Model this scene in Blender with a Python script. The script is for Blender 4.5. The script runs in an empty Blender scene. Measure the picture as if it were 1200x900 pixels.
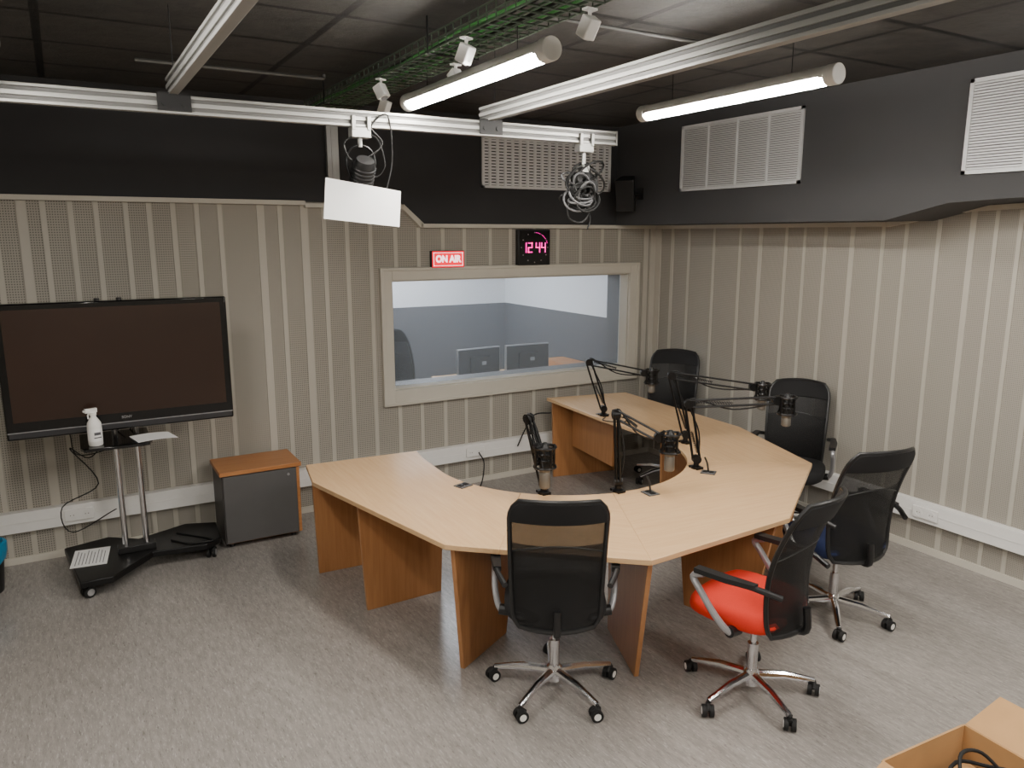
import bpy, math, random
from mathutils import Matrix, Vector, Euler
random.seed(7)
SC = bpy.context.scene
COL = SC.collection
PI = math.pi

# ------------------------------------------------------------------ materials
def lin(c):
    out = []
    for v in c[:3]:
        v = v / 255.0
        out.append(v / 12.92 if v <= 0.04045 else ((v + 0.055) / 1.055) ** 2.4)
    return (out[0], out[1], out[2], 1.0)

class NT:
    def __init__(self, m):
        self.t = m.node_tree
        self.b = self.t.nodes['Principled BSDF']
        self.o = self.t.nodes['Material Output']
    def n(self, typ, **kw):
        nd = self.t.nodes.new(typ)
        for k, v in kw.items():
            if k.startswith('i_'):
                key = k[2:]
                key = int(key) if key.isdigit() else key.replace('_', ' ')
                nd.inputs[key].default_value = v
            else:
                setattr(nd, k, v)
        return nd
    def l(self, a, b):
        self.t.links.new(a, b)
    def math(self, op, a, b=None, c=None):
        nd = self.t.nodes.new('ShaderNodeMath'); nd.operation = op
        for i, x in enumerate((a, b, c)):
            if x is None: continue
            if isinstance(x, (int, float)): nd.inputs[i].default_value = x
            else: self.l(x, nd.inputs[i])
        return nd.outputs[0]
    def mix(self, f, a, b):
        nd = self.t.nodes.new('ShaderNodeMix'); nd.data_type = 'RGBA'
        for s, x in ((0, f), (6, a), (7, b)):
            if isinstance(x, (int, float, tuple)): nd.inputs[s].default_value = x
            else: self.l(x, nd.inputs[s])
        return nd.outputs[2]

def mat(name, col, rough=0.5, metal=0.0, var=0.06, scale=40.0, bump=0.0, spec=0.5, emit=None, es=0.0, coat=0.0):
    m = bpy.data.materials.new(name); m.use_nodes = True
    t = NT(m); b = t.b
    c = lin(col)
    b.inputs['Roughness'].default_value = rough
    b.inputs['Metallic'].default_value = metal
    b.inputs['Specular IOR Level'].default_value = spec
    b.inputs['Coat Weight'].default_value = coat
    tc = t.n('ShaderNodeTexCoord')
    nz = t.n('ShaderNodeTexNoise', i_Scale=scale, i_Detail=3.0)
    t.l(tc.outputs['Object'], nz.inputs['Vector'])
    d = tuple(max(0, x * (1 - var)) for x in c[:3]) + (1,)
    e = tuple(min(1, x * (1 + var)) for x in c[:3]) + (1,)
    t.l(t.mix(nz.outputs['Fac'], d, e), b.inputs['Base Color'])
    if bump:
        bp = t.n('ShaderNodeBump', i_Strength=bump, i_Distance=0.002)
        t.l(nz.outputs['Fac'], bp.inputs['Height']); t.l(bp.outputs['Normal'], b.inputs['Normal'])
    if emit:
        b.inputs['Emission Color'].default_value = lin(emit)
        b.inputs['Emission Strength'].default_value = es
    return m

def wood(name, light, dark, angle=0.0, rough=0.35, vertical=False):
    m = bpy.data.materials.new(name); m.use_nodes = True
    t = NT(m)
    tc = t.n('ShaderNodeTexCoord')
    mp = t.n('ShaderNodeMapping')
    mp.inputs['Rotation'].default_value = (0, 0, angle)
    mp2 = t.n('ShaderNodeMapping')
    mp2.inputs['Scale'].default_value = (30, 30, 1.6) if vertical else (2.2, 36, 36)
    t.l(tc.outputs['Object'], mp.inputs['Vector']); t.l(mp.outputs[0], mp2.inputs['Vector'])
    nz = t.n('ShaderNodeTexNoise', i_Scale=1.6, i_Detail=5.0, i_Roughness=0.6, i_Distortion=0.4)
    t.l(mp2.outputs[0], nz.inputs['Vector'])
    n2 = t.n('ShaderNodeTexNoise', i_Scale=2.5, i_Detail=2.0)
    t.l(tc.outputs['Object'], n2.inputs['Vector'])
    rp = t.n('ShaderNodeValToRGB')
    rp.color_ramp.elements[0].position = 0.3; rp.color_ramp.elements[0].color = lin(dark)
    rp.color_ramp.elements[1].position = 0.68; rp.color_ramp.elements[1].color = lin(light)
    t.l(t.math('ADD', t.math('MULTIPLY', nz.outputs['Fac'], 0.8), t.math('MULTIPLY', n2.outputs['Fac'], 0.2)), rp.inputs[0])
    t.l(rp.outputs[0], t.b.inputs['Base Color'])
    t.b.inputs['Roughness'].default_value = rough
    return m

M = {}
BEL, BED = (212, 176, 134), (200, 162, 119)
for i, a in enumerate((PI / 2, PI / 4, 0.1, -PI / 4 - 0.6)):
    M['top%d' % i] = wood('beech_top_%d' % i, BEL, BED, a, 0.27)
M['leg'] = wood('orange_wood', (178, 127, 82), (158, 107, 65), 0, 0.4, True)
M['cabwood'] = wood('cabinet_wood', (180, 126, 78), (160, 104, 60), 0, 0.4)
M['black'] = mat('black_plastic', (22, 22, 23), 0.42)
M['blackm'] = mat('black_metal', (18, 18, 19), 0.35, 0.4)
M['rubber'] = mat('rubber', (14, 14, 14), 0.7)
M['chrome'] = mat('chrome', (225, 225, 228), 0.15, 1.0, 0.02)
M['alu'] = mat('aluminium', (166, 166, 163), 0.42, 0.45, 0.05, 20)
M['alud'] = mat('aluminium_groove', (104, 104, 102), 0.5, 0.5)
M['silver'] = mat('silver_plastic', (165, 165, 168), 0.3, 0.5)
M['cablegrey'] = mat('grey_cable', (90, 90, 92), 0.5)
M['white'] = mat('white_plastic', (230, 229, 226), 0.4, 0, 0.03)
M['cream'] = mat('cream_paint', (196, 191, 179), 0.5, 0, 0.04, 8)
M['strip'] = mat('strip_paint', (180, 175, 164), 0.6, 0, 0.04, 8)
M['paper'] = mat('paper', (235, 235, 234), 0.8, 0, 0.02, 15)
M['ink'] = mat('ink', (90, 90, 95), 0.8)
M['darkwall'] = mat('dark_wall_paint', (50, 50, 52), 0.8, 0, 0.1, 5)
M['darkwallr'] = mat('dark_wall_paint_grey', (61, 61, 62), 0.75, 0, 0.08, 5)
M['grill'] = mat('vent_metal', (206, 207, 208), 0.45, 0.1)
M['grillb'] = mat('vent_metal_lightened', (232, 232, 232), 0.5, 0.0)  # back vent copy, colour lightened to make up for low light there
M['red'] = mat('red_fabric', (214, 42, 18), 0.8, 0, 0.15, 300, 0.4)
M['blackf'] = mat('black_fabric', (18, 18, 20), 0.85, 0, 0.3, 300, 0.4)
M['bluef'] = mat('navy_fabric', (20, 36, 76), 0.85, 0, 0.3, 300, 0.4)
M['grey'] = mat('grey_laminate', (82, 81, 81), 0.5, 0, 0.06, 10)
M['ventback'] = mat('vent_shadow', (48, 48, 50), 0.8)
M['ventmid'] = mat('vent_inner_grey', (112, 112, 112), 0.7)
M['monitor'] = mat('monitor_back', (52, 53, 56), 0.4, 0.1)
M['stick'] = mat('grey_sticker', (150, 152, 156), 0.5)
M['greyd'] = mat('dark_grey_laminate', (66, 62, 60), 0.5, 0, 0.06, 10)
M['screen'] = mat('tv_screen', (48, 33, 26), 0.25, 0, 0.15, 2.5, 0, 0.45)
M['gloss'] = mat('gloss_black', (12, 12, 13), 0.12)
M['bar'] = mat('tv_speaker_bar', (44, 44, 47), 0.35)
M['card'] = mat('cardboard', (178, 138, 92), 0.8, 0, 0.1, 12)
M['green'] = mat('green_cable', (58, 124, 58), 0.5)
M['tray'] = mat('tray_wire', (62, 74, 60), 0.45, 0.2)
M['blue'] = mat('blue_bag', (40, 130, 170), 0.5, 0, 0.2, 20)
M['glow'] = mat('tube_glow', (255, 250, 240), 0.4, emit=(255, 249, 240), es=128.0)
M['crglow'] = mat('panel_glow', (255, 255, 255), 0.4, emit=(246, 249, 255), es=50.0)
M['signred'] = mat('sign_red', (225, 20, 40), 0.4, emit=(255, 8, 50), es=1.2)
M['signwhite'] = mat('sign_white', (255, 255, 255), 0.4, emit=(255, 225, 230), es=2.4)
M['led'] = mat('led_pink', (255, 40, 170), 0.4, emit=(255, 0, 165), es=2.6)
M['ledoff'] = mat('led_pale', (150, 140, 140), 0.4)
M['crwhite'] = mat('control_wall_white', (228, 230, 232), 0.7)
M['crgrey'] = mat('control_wall_grey', (94, 94, 96), 0.8)
M['mic'] = mat('mic_body', (112, 107, 99), 0.45, 0.5)

def mesh_fabric(name, alpha=0.28, col=(14, 14, 15)):
    m = bpy.data.materials.new(name); m.use_nodes = True
    t = NT(m)
    t.b.inputs['Base Color'].default_value = lin(col)
    t.b.inputs['Roughness'].default_value = 0.6
    tc = t.n('ShaderNodeTexCoord')
    nz = t.n('ShaderNodeTexNoise', i_Scale=90.0)
    t.l(tc.outputs['Object'], nz.inputs['Vector'])
    tr = t.n('ShaderNodeBsdfTransparent')
    mx = t.n('ShaderNodeMixShader')
    f = t.math('ADD', t.math('MULTIPLY', nz.outputs['Fac'], 0.16), 1 - alpha - 0.08)
    t.l(f, mx.inputs[0]); t.l(tr.outputs[0], mx.inputs[1]); t.l(t.b.outputs[0], mx.inputs[2])
    t.l(mx.outputs[0], t.o.inputs['Surface'])
    return m
M['meshf'] = mesh_fabric('chair_mesh', 0.34)
M['meshd'] = mesh_fabric('chair_mesh_double', 0.42)

def glass():
    m = bpy.data.materials.new('window_glass'); m.use_nodes = True
    t = NT(m)
    t.b.inputs['Base Color'].default_value = (0.9, 0.95, 1, 1)
    t.b.inputs['Roughness'].default_value = 0.02
    tr = t.n('ShaderNodeBsdfTransparent'); tr.inputs[0].default_value = (0.95, 0.97, 0.985, 1)
    df = t.n('ShaderNodeBsdfDiffuse'); df.inputs[0].default_value = (0.62, 0.70, 0.8, 1)
    m0 = t.n('ShaderNodeMixShader'); m0.inputs[0].default_value = 0.06  # haze over the view painted in as a thin pale-blue diffuse layer
    t.l(tr.outputs[0], m0.inputs[1]); t.l(df.outputs[0], m0.inputs[2])
    fr = t.n('ShaderNodeFresnel', i_IOR=1.4)
    mx = t.n('ShaderNodeMixShader')
    t.l(fr.outputs[0], mx.inputs[0]); t.l(m0.outputs[0], mx.inputs[1]); t.l(t.b.outputs[0], mx.inputs[2])
    t.l(mx.outputs[0], t.o.inputs['Surface'])
    return m
M['glass'] = glass()

def perforated(name, c1, c2, hole, amt, pitch):
    m = bpy.data.materials.new(name); m.use_nodes = True
    t = NT(m)
    tc = t.n('ShaderNodeTexCoord'); sp = t.n('ShaderNodeSeparateXYZ')
    t.l(tc.outputs['Object'], sp.inputs[0])
    u = t.math('ADD', sp.outputs[0], sp.outputs[1]); z = sp.outputs[2]
    k = 2 * PI / pitch
    su = t.math('MAXIMUM', t.math('SINE', t.math('MULTIPLY', u, k * 1.1)), 0.0)
    sz = t.math('MAXIMUM', t.math('SINE', t.math('MULTIPLY', z, k)), 0.0)
    d = t.math('MINIMUM', t.math('MULTIPLY', t.math('MULTIPLY', su, sz), 2.6), 1.0)
    nz = t.n('ShaderNodeTexNoise', i_Scale=1.2, i_Detail=3.0); t.l(tc.outputs['Object'], nz.inputs['Vector'])
    base = t.mix(nz.outputs['Fac'], lin(c1), lin(c2))
    t.l(t.mix(t.math('MULTIPLY', d, amt), base, lin(hole)), t.b.inputs['Base Color'])
    t.b.inputs['Roughness'].default_value = 0.75
    return m
M['perf'] = perforated('perforated_panel', (154, 149, 139), (164, 159, 149), (66, 61, 54), .85, .0165)
M['perfr'] = perforated('perforated_panel_fine', (151, 146, 137), (161, 156, 146), (90, 85, 78), .7, .012)

def lino():
    m = bpy.data.materials.new('speckled_lino'); m.use_nodes = True
    t = NT(m)
    tc = t.n('ShaderNodeTexCoord')
    mp = t.n('ShaderNodeMapping'); mp.inputs['Rotation'].default_value = (0, 0, 0.5); mp.inputs['Scale'].default_value = (1, 0.2, 1)
    t.l(tc.outputs['Object'], mp.inputs['Vector'])
    n1 = t.n('ShaderNodeTexNoise', i_Scale=120.0, i_Detail=4.0, i_Roughness=0.65)
    n2 = t.n('ShaderNodeTexNoise', i_Scale=96.0, i_Detail=4.0, i_Roughness=0.65)
    n3 = t.n('ShaderNodeTexNoise', i_Scale=1.2, i_Detail=2.0)
    n4 = t.n('ShaderNodeTexNoise', i_Scale=46.0, i_Detail=6.0, i_Roughness=0.75)
    mp2 = t.n('ShaderNodeMapping'); mp2.inputs['Location'].default_value = (7, 3, 1)
    t.l(mp.outputs[0], mp2.inputs['Vector'])
    t.l(mp.outputs[0], n1.inputs['Vector']); t.l(mp2.outputs[0], n2.inputs['Vector']); t.l(tc.outputs['Object'], n3.inputs['Vector']); t.l(mp.outputs[0], n4.inputs['Vector'])
    base = t.mix(n3.outputs['Fac'], lin((146, 141, 136)), lin((155, 150, 145)))
    r = t.n('ShaderNodeMapRange'); r.inputs['From Min'].default_value = 0.38; r.inputs['From Max'].default_value = 0.64
    t.l(n4.outputs['Fac'], r.inputs[0])
    base = t.mix(t.math('MULTIPLY', r.outputs[0], 0.5), base, lin((104, 99, 95)))
    lf = t.math('MULTIPLY', t.math('GREATER_THAN', n1.outputs['Fac'], 0.60), 0.36)
    df = t.math('MULTIPLY', t.math('GREATER_THAN', n2.outputs['Fac'], 0.62), 0.40)
    c = t.mix(lf, base, lin((188, 184, 178)))
    c = t.mix(df, c, lin((78, 72, 68)))
    t.l(c, t.b.inputs['Base Color'])
    t.b.inputs['Roughness'].default_value = 0.26
    t.b.inputs['Specular IOR Level'].default_value = 0.6
    return m
M['lino'] = lino()

def ceil_tiles():
    m = bpy.data.materials.new('dark_ceiling_tiles'); m.use_nodes = True
    t = NT(m)
    tc = t.n('ShaderNodeTexCoord')
    br = t.n('ShaderNodeTexBrick', offset=0.0, squash=1.0)
    br.inputs['Scale'].default_value = 1.0
    br.inputs['Mortar Size'].default_value = 0.02
    br.inputs['Brick Width'].default_value = 1.2; br.inputs['Row Height'].default_value = 0.6
    br.inputs['Color1'].default_value = lin((62, 60, 57)); br.inputs['Color2'].default_value = lin((46, 45, 43))
    br.inputs['Mortar'].default_value = lin((10, 10, 10))
    t.l(tc.outputs['Object'], br.inputs['Vector'])
    nz = t.n('ShaderNodeTexNoise', i_Scale=6.0, i_Detail=9.0, i_Roughness=0.8); t.l(tc.outputs['Object'], nz.inputs['Vector'])
    r = t.n('ShaderNodeMapRange'); r.inputs['From Min'].default_value = 0.42; r.inputs['From Max'].default_value = 0.66
    t.l(nz.outputs['Fac'], r.inputs[0])
    mo = t.math('SUBTRACT', 1.0, br.outputs['Fac'])
    t.l(t.mix(t.math('MULTIPLY', t.math('MULTIPLY', r.outputs[0], 0.4), mo), br.outputs[0], lin((94, 91, 86))), t.b.inputs['Base Color'])
    t.b.inputs['Roughness'].default_value = 0.5
    bp = t.n('ShaderNodeBump', i_Strength=0.7, i_Distance=0.02)
    t.l(nz.outputs['Fac'], bp.inputs['Height']); t.l(bp.outputs[0], t.b.inputs['Normal'])
    return m
M['ceil'] = ceil_tiles()

# ------------------------------------------------------------------ mesh builder
def spline(pts, n=6):
    P = [Vector(p) for p in pts]
    if len(P) < 3: return P
    Q = [P[0] * 2 - P[1]] + P + [P[-1] * 2 - P[-2]]
    out = []
    for i in range(1, len(Q) - 2):
        a, b, c, d = Q[i - 1], Q[i], Q[i + 1], Q[i + 2]
        for j in range(n):
            t = j / n
            out.append(0.5 * ((2 * b) + (c - a) * t + (2 * a - 5 * b + 4 * c - d) * t * t + (3 * b - a - 3 * c + d) * t ** 3))
    out.append(P[-1])
    return out

class MB:
    def __init__(self):
        self.v = []; self.f = []; self.m = []
    def add(self, vs, fs, mi=0, X=None):
        o = len(self.v)
        for p in vs:
            p = Vector(p)
            self.v.append(X @ p if X is not None else p)
        for f in fs:
            self.f.append([i + o for i in f]); self.m.append(mi)
        return self
    def box(self, a, b, mi=0, X=None):
        x0, y0, z0 = a; x1, y1, z1 = b
        vs = [(x0, y0, z0), (x1, y0, z0), (x1, y1, z0), (x0, y1, z0), (x0, y0, z1), (x1, y0, z1), (x1, y1, z1), (x0, y1, z1)]
        fs = [(0, 3, 2, 1), (4, 5, 6, 7), (0, 1, 5, 4), (1, 2, 6, 5), (2, 3, 7, 6), (3, 0, 4, 7)]
        return self.add(vs, fs, mi, X)
    def cbox(self, c, s, mi=0, X=None):
        return self.box([c[i] - s[i] / 2 for i in range(3)], [c[i] + s[i] / 2 for i in range(3)], mi, X)
    def prism(self, poly, z0, z1, mi=0, X=None):
        ar = sum(poly[i][0] * poly[(i + 1) % len(poly)][1] - poly[(i + 1) % len(poly)][0] * poly[i][1] for i in range(len(poly)))
        if ar < 0: poly = poly[::-1]
        n = len(poly)
        vs = [(p[0], p[1], z0) for p in poly] + [(p[0], p[1], z1) for p in poly]
        fs = [tuple(range(n - 1, -1, -1)), tuple(range(n, 2 * n))] + [(i, (i + 1) % n, n + (i + 1) % n, n + i) for i in range(n)]
        return self.add(vs, fs, mi, X)
    def tube(self, pts, r, n=10, mi=0, X=None, cap=True, closed=False, sm=0):
        P = spline(pts, sm) if sm else [Vector(p) for p in pts]
        if closed and sm:
            P = P[:-1] if (P[0] - P[-1]).length < 1e-6 else P
        R = r if isinstance(r, (list, tuple)) else None
        N = len(P)
        vs = []; prev = None
        for i in range(N):
            if closed: d = P[(i + 1) % N] - P[i - 1]
            else: d = P[min(i + 1, N - 1)] - P[max(i - 1, 0)]
            if d.length < 1e-9: d = Vector((0, 0, 1))
            d.normalize()
            if prev is None:
                a = Vector((0, 0, 1)) if abs(d.z) < 0.9 else Vector((1, 0, 0))
                u = d.cross(a).normalized()
            else:
                u = (prev - d * prev.dot(d))
                u = u.normalized() if u.length > 1e-6 else d.orthogonal().normalized()
            prev = u; w = d.cross(u)
            if R: rr = R[0] + (R[-1] - R[0]) * i / (N - 1) if len(R) == 2 else R[i]
            else: rr = r
            for k in range(n):
                t = 2 * PI * k / n
                vs.append(P[i] + (u * math.cos(t) + w * math.sin(t)) * rr)
        fs = []
        for i in range(N if closed else N - 1):
            j = (i + 1) % N
            for k in range(n):
                fs.append((i * n + k, i * n + (k + 1) % n, j * n + (k + 1) % n, j * n + k))
        if cap and not closed:
            fs.append(tuple(range(n - 1, -1, -1))); fs.append(tuple(range((N - 1) * n, N * n)))
        return self.add(vs, fs, mi, X)
    def lathe(self, prof, n=24, mi=0, X=None):
        vs = []; fs = []
        for r, z in prof:
            for k in range(n):
                t = 2 * PI * k / n
                vs.append((r * math.cos(t), r * math.sin(t), z))
        for i in range(len(prof) - 1):
            for k in range(n):
                fs.append((i * n + k, i * n + (k + 1) % n, (i + 1) * n + (k + 1) % n, (i + 1) * n + k))
        if prof[0][0] > 1e-5: fs.append(tuple(range(n - 1, -1, -1)))
        if prof[-1][0] > 1e-5: fs.append(tuple(range((len(prof) - 1) * n, len(prof) * n)))
        return self.add(vs, fs, mi, X)
    def obj(self, name, mats, parent=None, bevel=0.0, angle=35, loc=None, rot=None, label=None, segs=2):
        me = bpy.data.meshes.new(name)
        me.from_pydata([tuple(p) for p in self.v], [], self.f)
        if not isinstance(mats, (list, tuple)): mats = [mats]
        for mm in mats: me.materials.append(M[mm] if isinstance(mm, str) else mm)
        for p, i in zip(me.polygons, self.m):
            p.material_index = i; p.use_smooth = True
        me.update()
        me.set_sharp_from_angle(angle=math.radians(angle))
        o = bpy.data.objects.new(name, me); COL.objects.link(o)
        if parent is not None: o.parent = parent
        if loc: o.location = loc
        if rot: o.rotation_euler = rot
        if bevel:
            bm = o.modifiers.new('bevel', 'BEVEL'); bm.width = bevel; bm.segments = segs; bm.limit_method = 'ANGLE'; bm.angle_limit = math.radians(40)
            bm.harden_normals = False
        if label: o['label'] = label
        return o

def thing(name, label, cat, loc=(0, 0, 0), rotz=0.0, group=None, rot=None):
    e = bpy.data.objects.new(name, None); e.empty_display_size = 0.1
    COL.objects.link(e); e.location = loc
    e.rotation_euler = rot if rot else (0, 0, rotz)
    e['label'] = label; e['category'] = cat
    if group: e['group'] = group
    return e
def tag(o, label, cat, group=None):
    o['label'] = label; o['category'] = cat
    if group: o['group'] = group
    return o
def struct(o):
    o['kind'] = 'structure'; return o
def text_mesh(name, body, size, matname, parent, loc, rot, off=0.0, ext=0.001, align='CENTER', sx=1.0):
    cu = bpy.data.curves.new(name + '_c', 'FONT'); cu.body = body; cu.size = size; cu.offset = off; cu.extrude = ext
    cu.align_x = align; cu.align_y = 'CENTER'
    t = bpy.data.objects.new(name + '_tmp', cu); COL.objects.link(t)
    bpy.context.view_layer.update()
    me = bpy.data.meshes.new_from_object(t.evaluated_get(bpy.context.evaluated_depsgraph_get()))
    bpy.data.objects.remove(t); bpy.data.curves.remove(cu)
    me.materials.clear(); me.materials.append(M[matname])
    o = bpy.data.objects.new(name, me); COL.objects.link(o); o.parent = parent
    o.location = loc; o.rotation_euler = rot; o.scale = (sx, 1, 1)
    return o

# ------------------------------------------------------------------ dimensions
D, W, H = 5.92, 5.07, 3.17
Z1, Z2 = 2.447, 2.285
Z1R = 2.40
XL, YB = -1.5, -1.6
SX = 4.55   # face of the deep upper band on the right
# ------------------------------------------------------------------ shell
struct(MB().box((XL - .15, YB - .15, -.1), (W + .15, D + .3, 0)).obj('floor', 'lino'))
struct(MB().box((XL - .15, YB - .15, H), (W + .15, D + .3, H + .1)).obj('ceiling', 'ceil'))
wx0, wx1, wz0, wz1 = 2.30, 4.745, 0.925, 1.835
b = MB()
b.box((XL - .15, D, 0), (wx0, D + .3, H)).box((wx1, D, 0), (W + .15, D + .3, H)).box((wx0, D, 0), (wx1, D + .3, wz0)).box((wx0, D, wz1), (wx1, D + .3, H))
struct(b.obj('wall_back', 'perf'))
struct(MB().box((W, YB, 0), (W + .15, D, H)).obj('wall_right', 'perfr'))
struct(MB().box((XL - .15, YB, 0), (XL, D, H)).obj('wall_left', 'perf'))
struct(MB().box((XL - .15, YB - .15, 0), (W + .15, YB, H)).obj('wall_front', 'perf'))
XZ = Matrix(((1, 0, 0, 0), (0, 0, -1, 0), (0, 1, 0, 0), (0, 0, 0, 1)))   # poly (x,z), extrude along -y
b = MB().prism([(XL, Z1), (2.41, Z1), (2.57, Z2), (W, Z2), (W, H), (XL, H)], -D, -(D - .03), 0, XZ)
struct(b.obj('wall_back_upper', 'darkwall'))
YZ = Matrix(((0, 0, 1, 0), (1, 0, 0, 0), (0, 1, 0, 0), (0, 0, 0, 1)))   # poly (y,z), extrude along x
b = MB().prism([(YB, Z1R), (2.35, Z1R), (2.72, Z1R - .015), (3.12, Z2 + .005), (D - .03, Z2 + .005), (D - .03, H), (YB, H)], SX, W, 0, YZ)
struct(b.obj('wall_right_upper', 'darkwallr'))
struct(MB().box((XL, YB, Z1), (XL + .03, D - .03, H)).obj('wall_left_upper', 'darkwall'))
b = MB()
b.box((XL, D - .05, Z1 - .028), (1.62, D, Z1 + .004)).box((1.62, D - .045, Z1 - .045), (2.41, D, Z1 - .015))
b.prism([(2.40, Z1 - .045), (2.41, Z1 - .008), (2.58, Z2 + .006), (2.56, Z2 - .03)], -D, -(D - .05), 0, XZ)
b.box((2.56, D - .05, Z2 - .028), (W, D, Z2 + .004))
struct(b.obj('trim_1', 'cream'))
b = MB()
b.box((W - .05, 3.42, Z2 - .028), (W, D - .05, Z2 + .003))
b.prism([(2.88, Z1R - .055), (2.88, Z1R - .025), (3.43, Z2 + .003), (3.43, Z2 - .03)], W - .05, W, 0, YZ)
b.prism([(2.30, Z1R - .035), (2.30, Z1R - .005), (2.885, Z1R - .025), (2.885, Z1R - .055)], W - .05, W, 0, YZ)
b.box((W - .05, YB, Z1R - .035), (W, 2.30, Z1R - .005))
struct(b.obj('trim_2', 'cream'))
b = MB()
for i, x in enumerate([-1.36, -1.2, -1.02, -.86, -.68, -.5, -.36, -.22, -.09, .066, .214, .393, .535, .687, .842, .997, 1.27, 1.42, 1.589, 1.75, 1.928, 2.12,
                       2.33, 2.53, 2.75, 2.95, 3.2, 3.4, 3.65, 3.9, 4.15, 4.4, 4.6]):
    w = .032 if i not in (4, 7, 16, 18) else .055
    if x + w < 2.2: b.box((x, D - .006, .05), (x + w, D, Z1 - .03))
    else:
        b.box((x, D - .006, .05), (x + w, D, .81)); b.box((x, D - .006, 1.93), (x + w, D, Z2 - .03))
b.box((W - .15, D - .012, .05), (W - .10, D, Z2 - .03)).box((W - .07, D - .014, .05), (W, D, Z2 - .03))
struct(b.obj('trim_3', 'strip'))
b = MB()
for i, y in enumerate([-1.4, -1.1, -.9, -.6, -.4, -.1, .1, .4, .6, .85, 1.05, 1.3, 1.5, 1.75, 1.92, 2.1, 2.25, 2.4, 2.55, 2.69, 2.83, 3.055, 3.285, 3.46, 3.70, 3.94, 4.13, 4.31, 4.57, 4.80, 5.11, 5.43, 5.65]):
    w = .026 if i % 4 else .038
    b.box((W - .006, y, .05), (W, y + w, Z2 - .025 if y > 3.3 else Z1R - .10 if y > 2.95 else Z1R - .05))
b.box((W - .012, D - .09, .05), (W, D - .02, Z2 - .03))
struct(b.obj('trim_4', 'strip'))
struct(MB().box((XL, D - .015, 0), (W, D, .05)).obj('baseboard_back', 'cream'))
struct(MB().box((W - .015, YB, 0), (W, D - .015, .05)).obj('baseboard_right', 'cream'))
b = MB().box((XL, D - .06, .235), (W, D, .375)).box((XL, D - .063, .30), (W, D - .06, .305))
struct(b.obj('trim_5', 'white', bevel=.004))
b = MB().box((W - .06, YB, .235), (W, D - .06, .375)).box((W - .063, YB, .30), (W - .06, D - .06, .305))
struct(b.obj('trim_6', 'white', bevel=.004))

# ------------------------------------------------------------------ window to the control room
ox0, ox1, oz0, oz1 = 2.21, 4.84, .81, 1.925
b = MB()
y0, y1 = D - .03, D
b.box((ox0, y0, oz0), (wx0, y1, oz1)).box((wx1, y0, oz0), (ox1, y1, oz1)).box((wx0, y0, oz0), (wx1, y1, wz0)).box((wx0, y0, wz1), (wx1, y1, oz1))
for a, c in (((ox0 - .012, ox0 + .012), (oz0 - .012, oz1 + .012)), ((ox1 - .012, ox1 + .012), (oz0 - .012, oz1 + .012))):
    b.box((a[0], y0 - .012, c[0]), (a[1], y1, c[1]))
b.box((ox0, y0 - .012, oz0 - .012), (ox1, y1, oz0 + .012)).box((ox0, y0 - .012, oz1 - .012), (ox1, y1, oz1 + .012))
t = .012
b.box((wx0, D, wz0), (wx1, D + .12, wz0 + t)).box((wx0, D, wz1 - t), (wx1, D + .12, wz1)).box((wx0, D, wz0 + t), (wx0 + t, D + .12, wz1 - t)).box((wx1 - t, D, wz0 + t), (wx1, D + .12, wz1 - t))
b.box((wx0, D + .125, wz0), (wx1, D + .32, wz0 + t), 1).box((wx0, D + .125, wz1 - t), (wx1, D + .32, wz1), 1)
b.box((wx0, D + .125, wz0 + t), (wx0 + t, D + .32, wz1 - t), 1).box((wx1 - t, D + .125, wz0 + t), (wx1, D + .32, wz1 - t), 1)
win = struct(b.obj('window_1', ['cream', 'grey'], bevel=.003))
g = MB().box((wx0 + t, D + .115, wz0 + t), (wx1 - t, D + .123, wz1 - t)).obj('glass_pane', 'glass', win)

CX0, CX1, CY1 = .6, 4.98, 8.75
CY0 = D + .3
struct(MB().box((CX0 - .1, CY0, -.1), (CX1 + .1, CY1 + .1, 0)).obj('floor_control_room', 'crgrey'))
struct(MB().box((CX0 - .1, CY0, 2.7), (CX1 + .1, CY1 + .1, 2.8)).obj('ceiling_control_room', 'crwhite'))
DZ = 1.33
def crwall(name, a, c):
    b = MB().box((a[0], a[1], 0), (c[0], c[1], DZ), 0).box((a[0], a[1], DZ), (c[0], c[1], 2.7), 1)
    struct(b.obj(name, ['crgrey', 'crwhite']))
crwall('wall_control_room_far', (CX0, CY1), (CX1 + .1, CY1 + .1))
crwall('wall_control_room_right', (CX1, CY0), (CX1 + .1, CY1))
crwall('wall_control_room_left', (CX0 - .1, CY0), (CX0, CY1 + .1))
cl = thing('added_ceiling_light', 'added unseen flat ceiling light in the control room', 'ceiling light', (3.2, 7.6, 2.7))  # out-of-view panel added to light the control room
MB().box((-.6, -.3, -.04), (.6, .3, 0)).obj('housing', 'white', cl)
MB().box((-.56, -.26, -.045), (.56, .26, -.0405)).obj('diffuser', 'crglow', cl)
cd = thing('control_desk', 'wooden desk behind the control room glass', 'desk', (3.9, 6.72, 0))
MB().box((-.75, -.35, .74), (.85, .35, .78)).obj('tabletop', 'top2', cd, bevel=.003)
for sx in (-.72, .80): MB().box((sx, -.32, 0), (sx + .03, .32, .74)).obj('leg', 'leg', cd)
MB().box((.55, -.30, .781), (.83, .30, .87)).obj('riser', 'leg', cd, bevel=.003)
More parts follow.
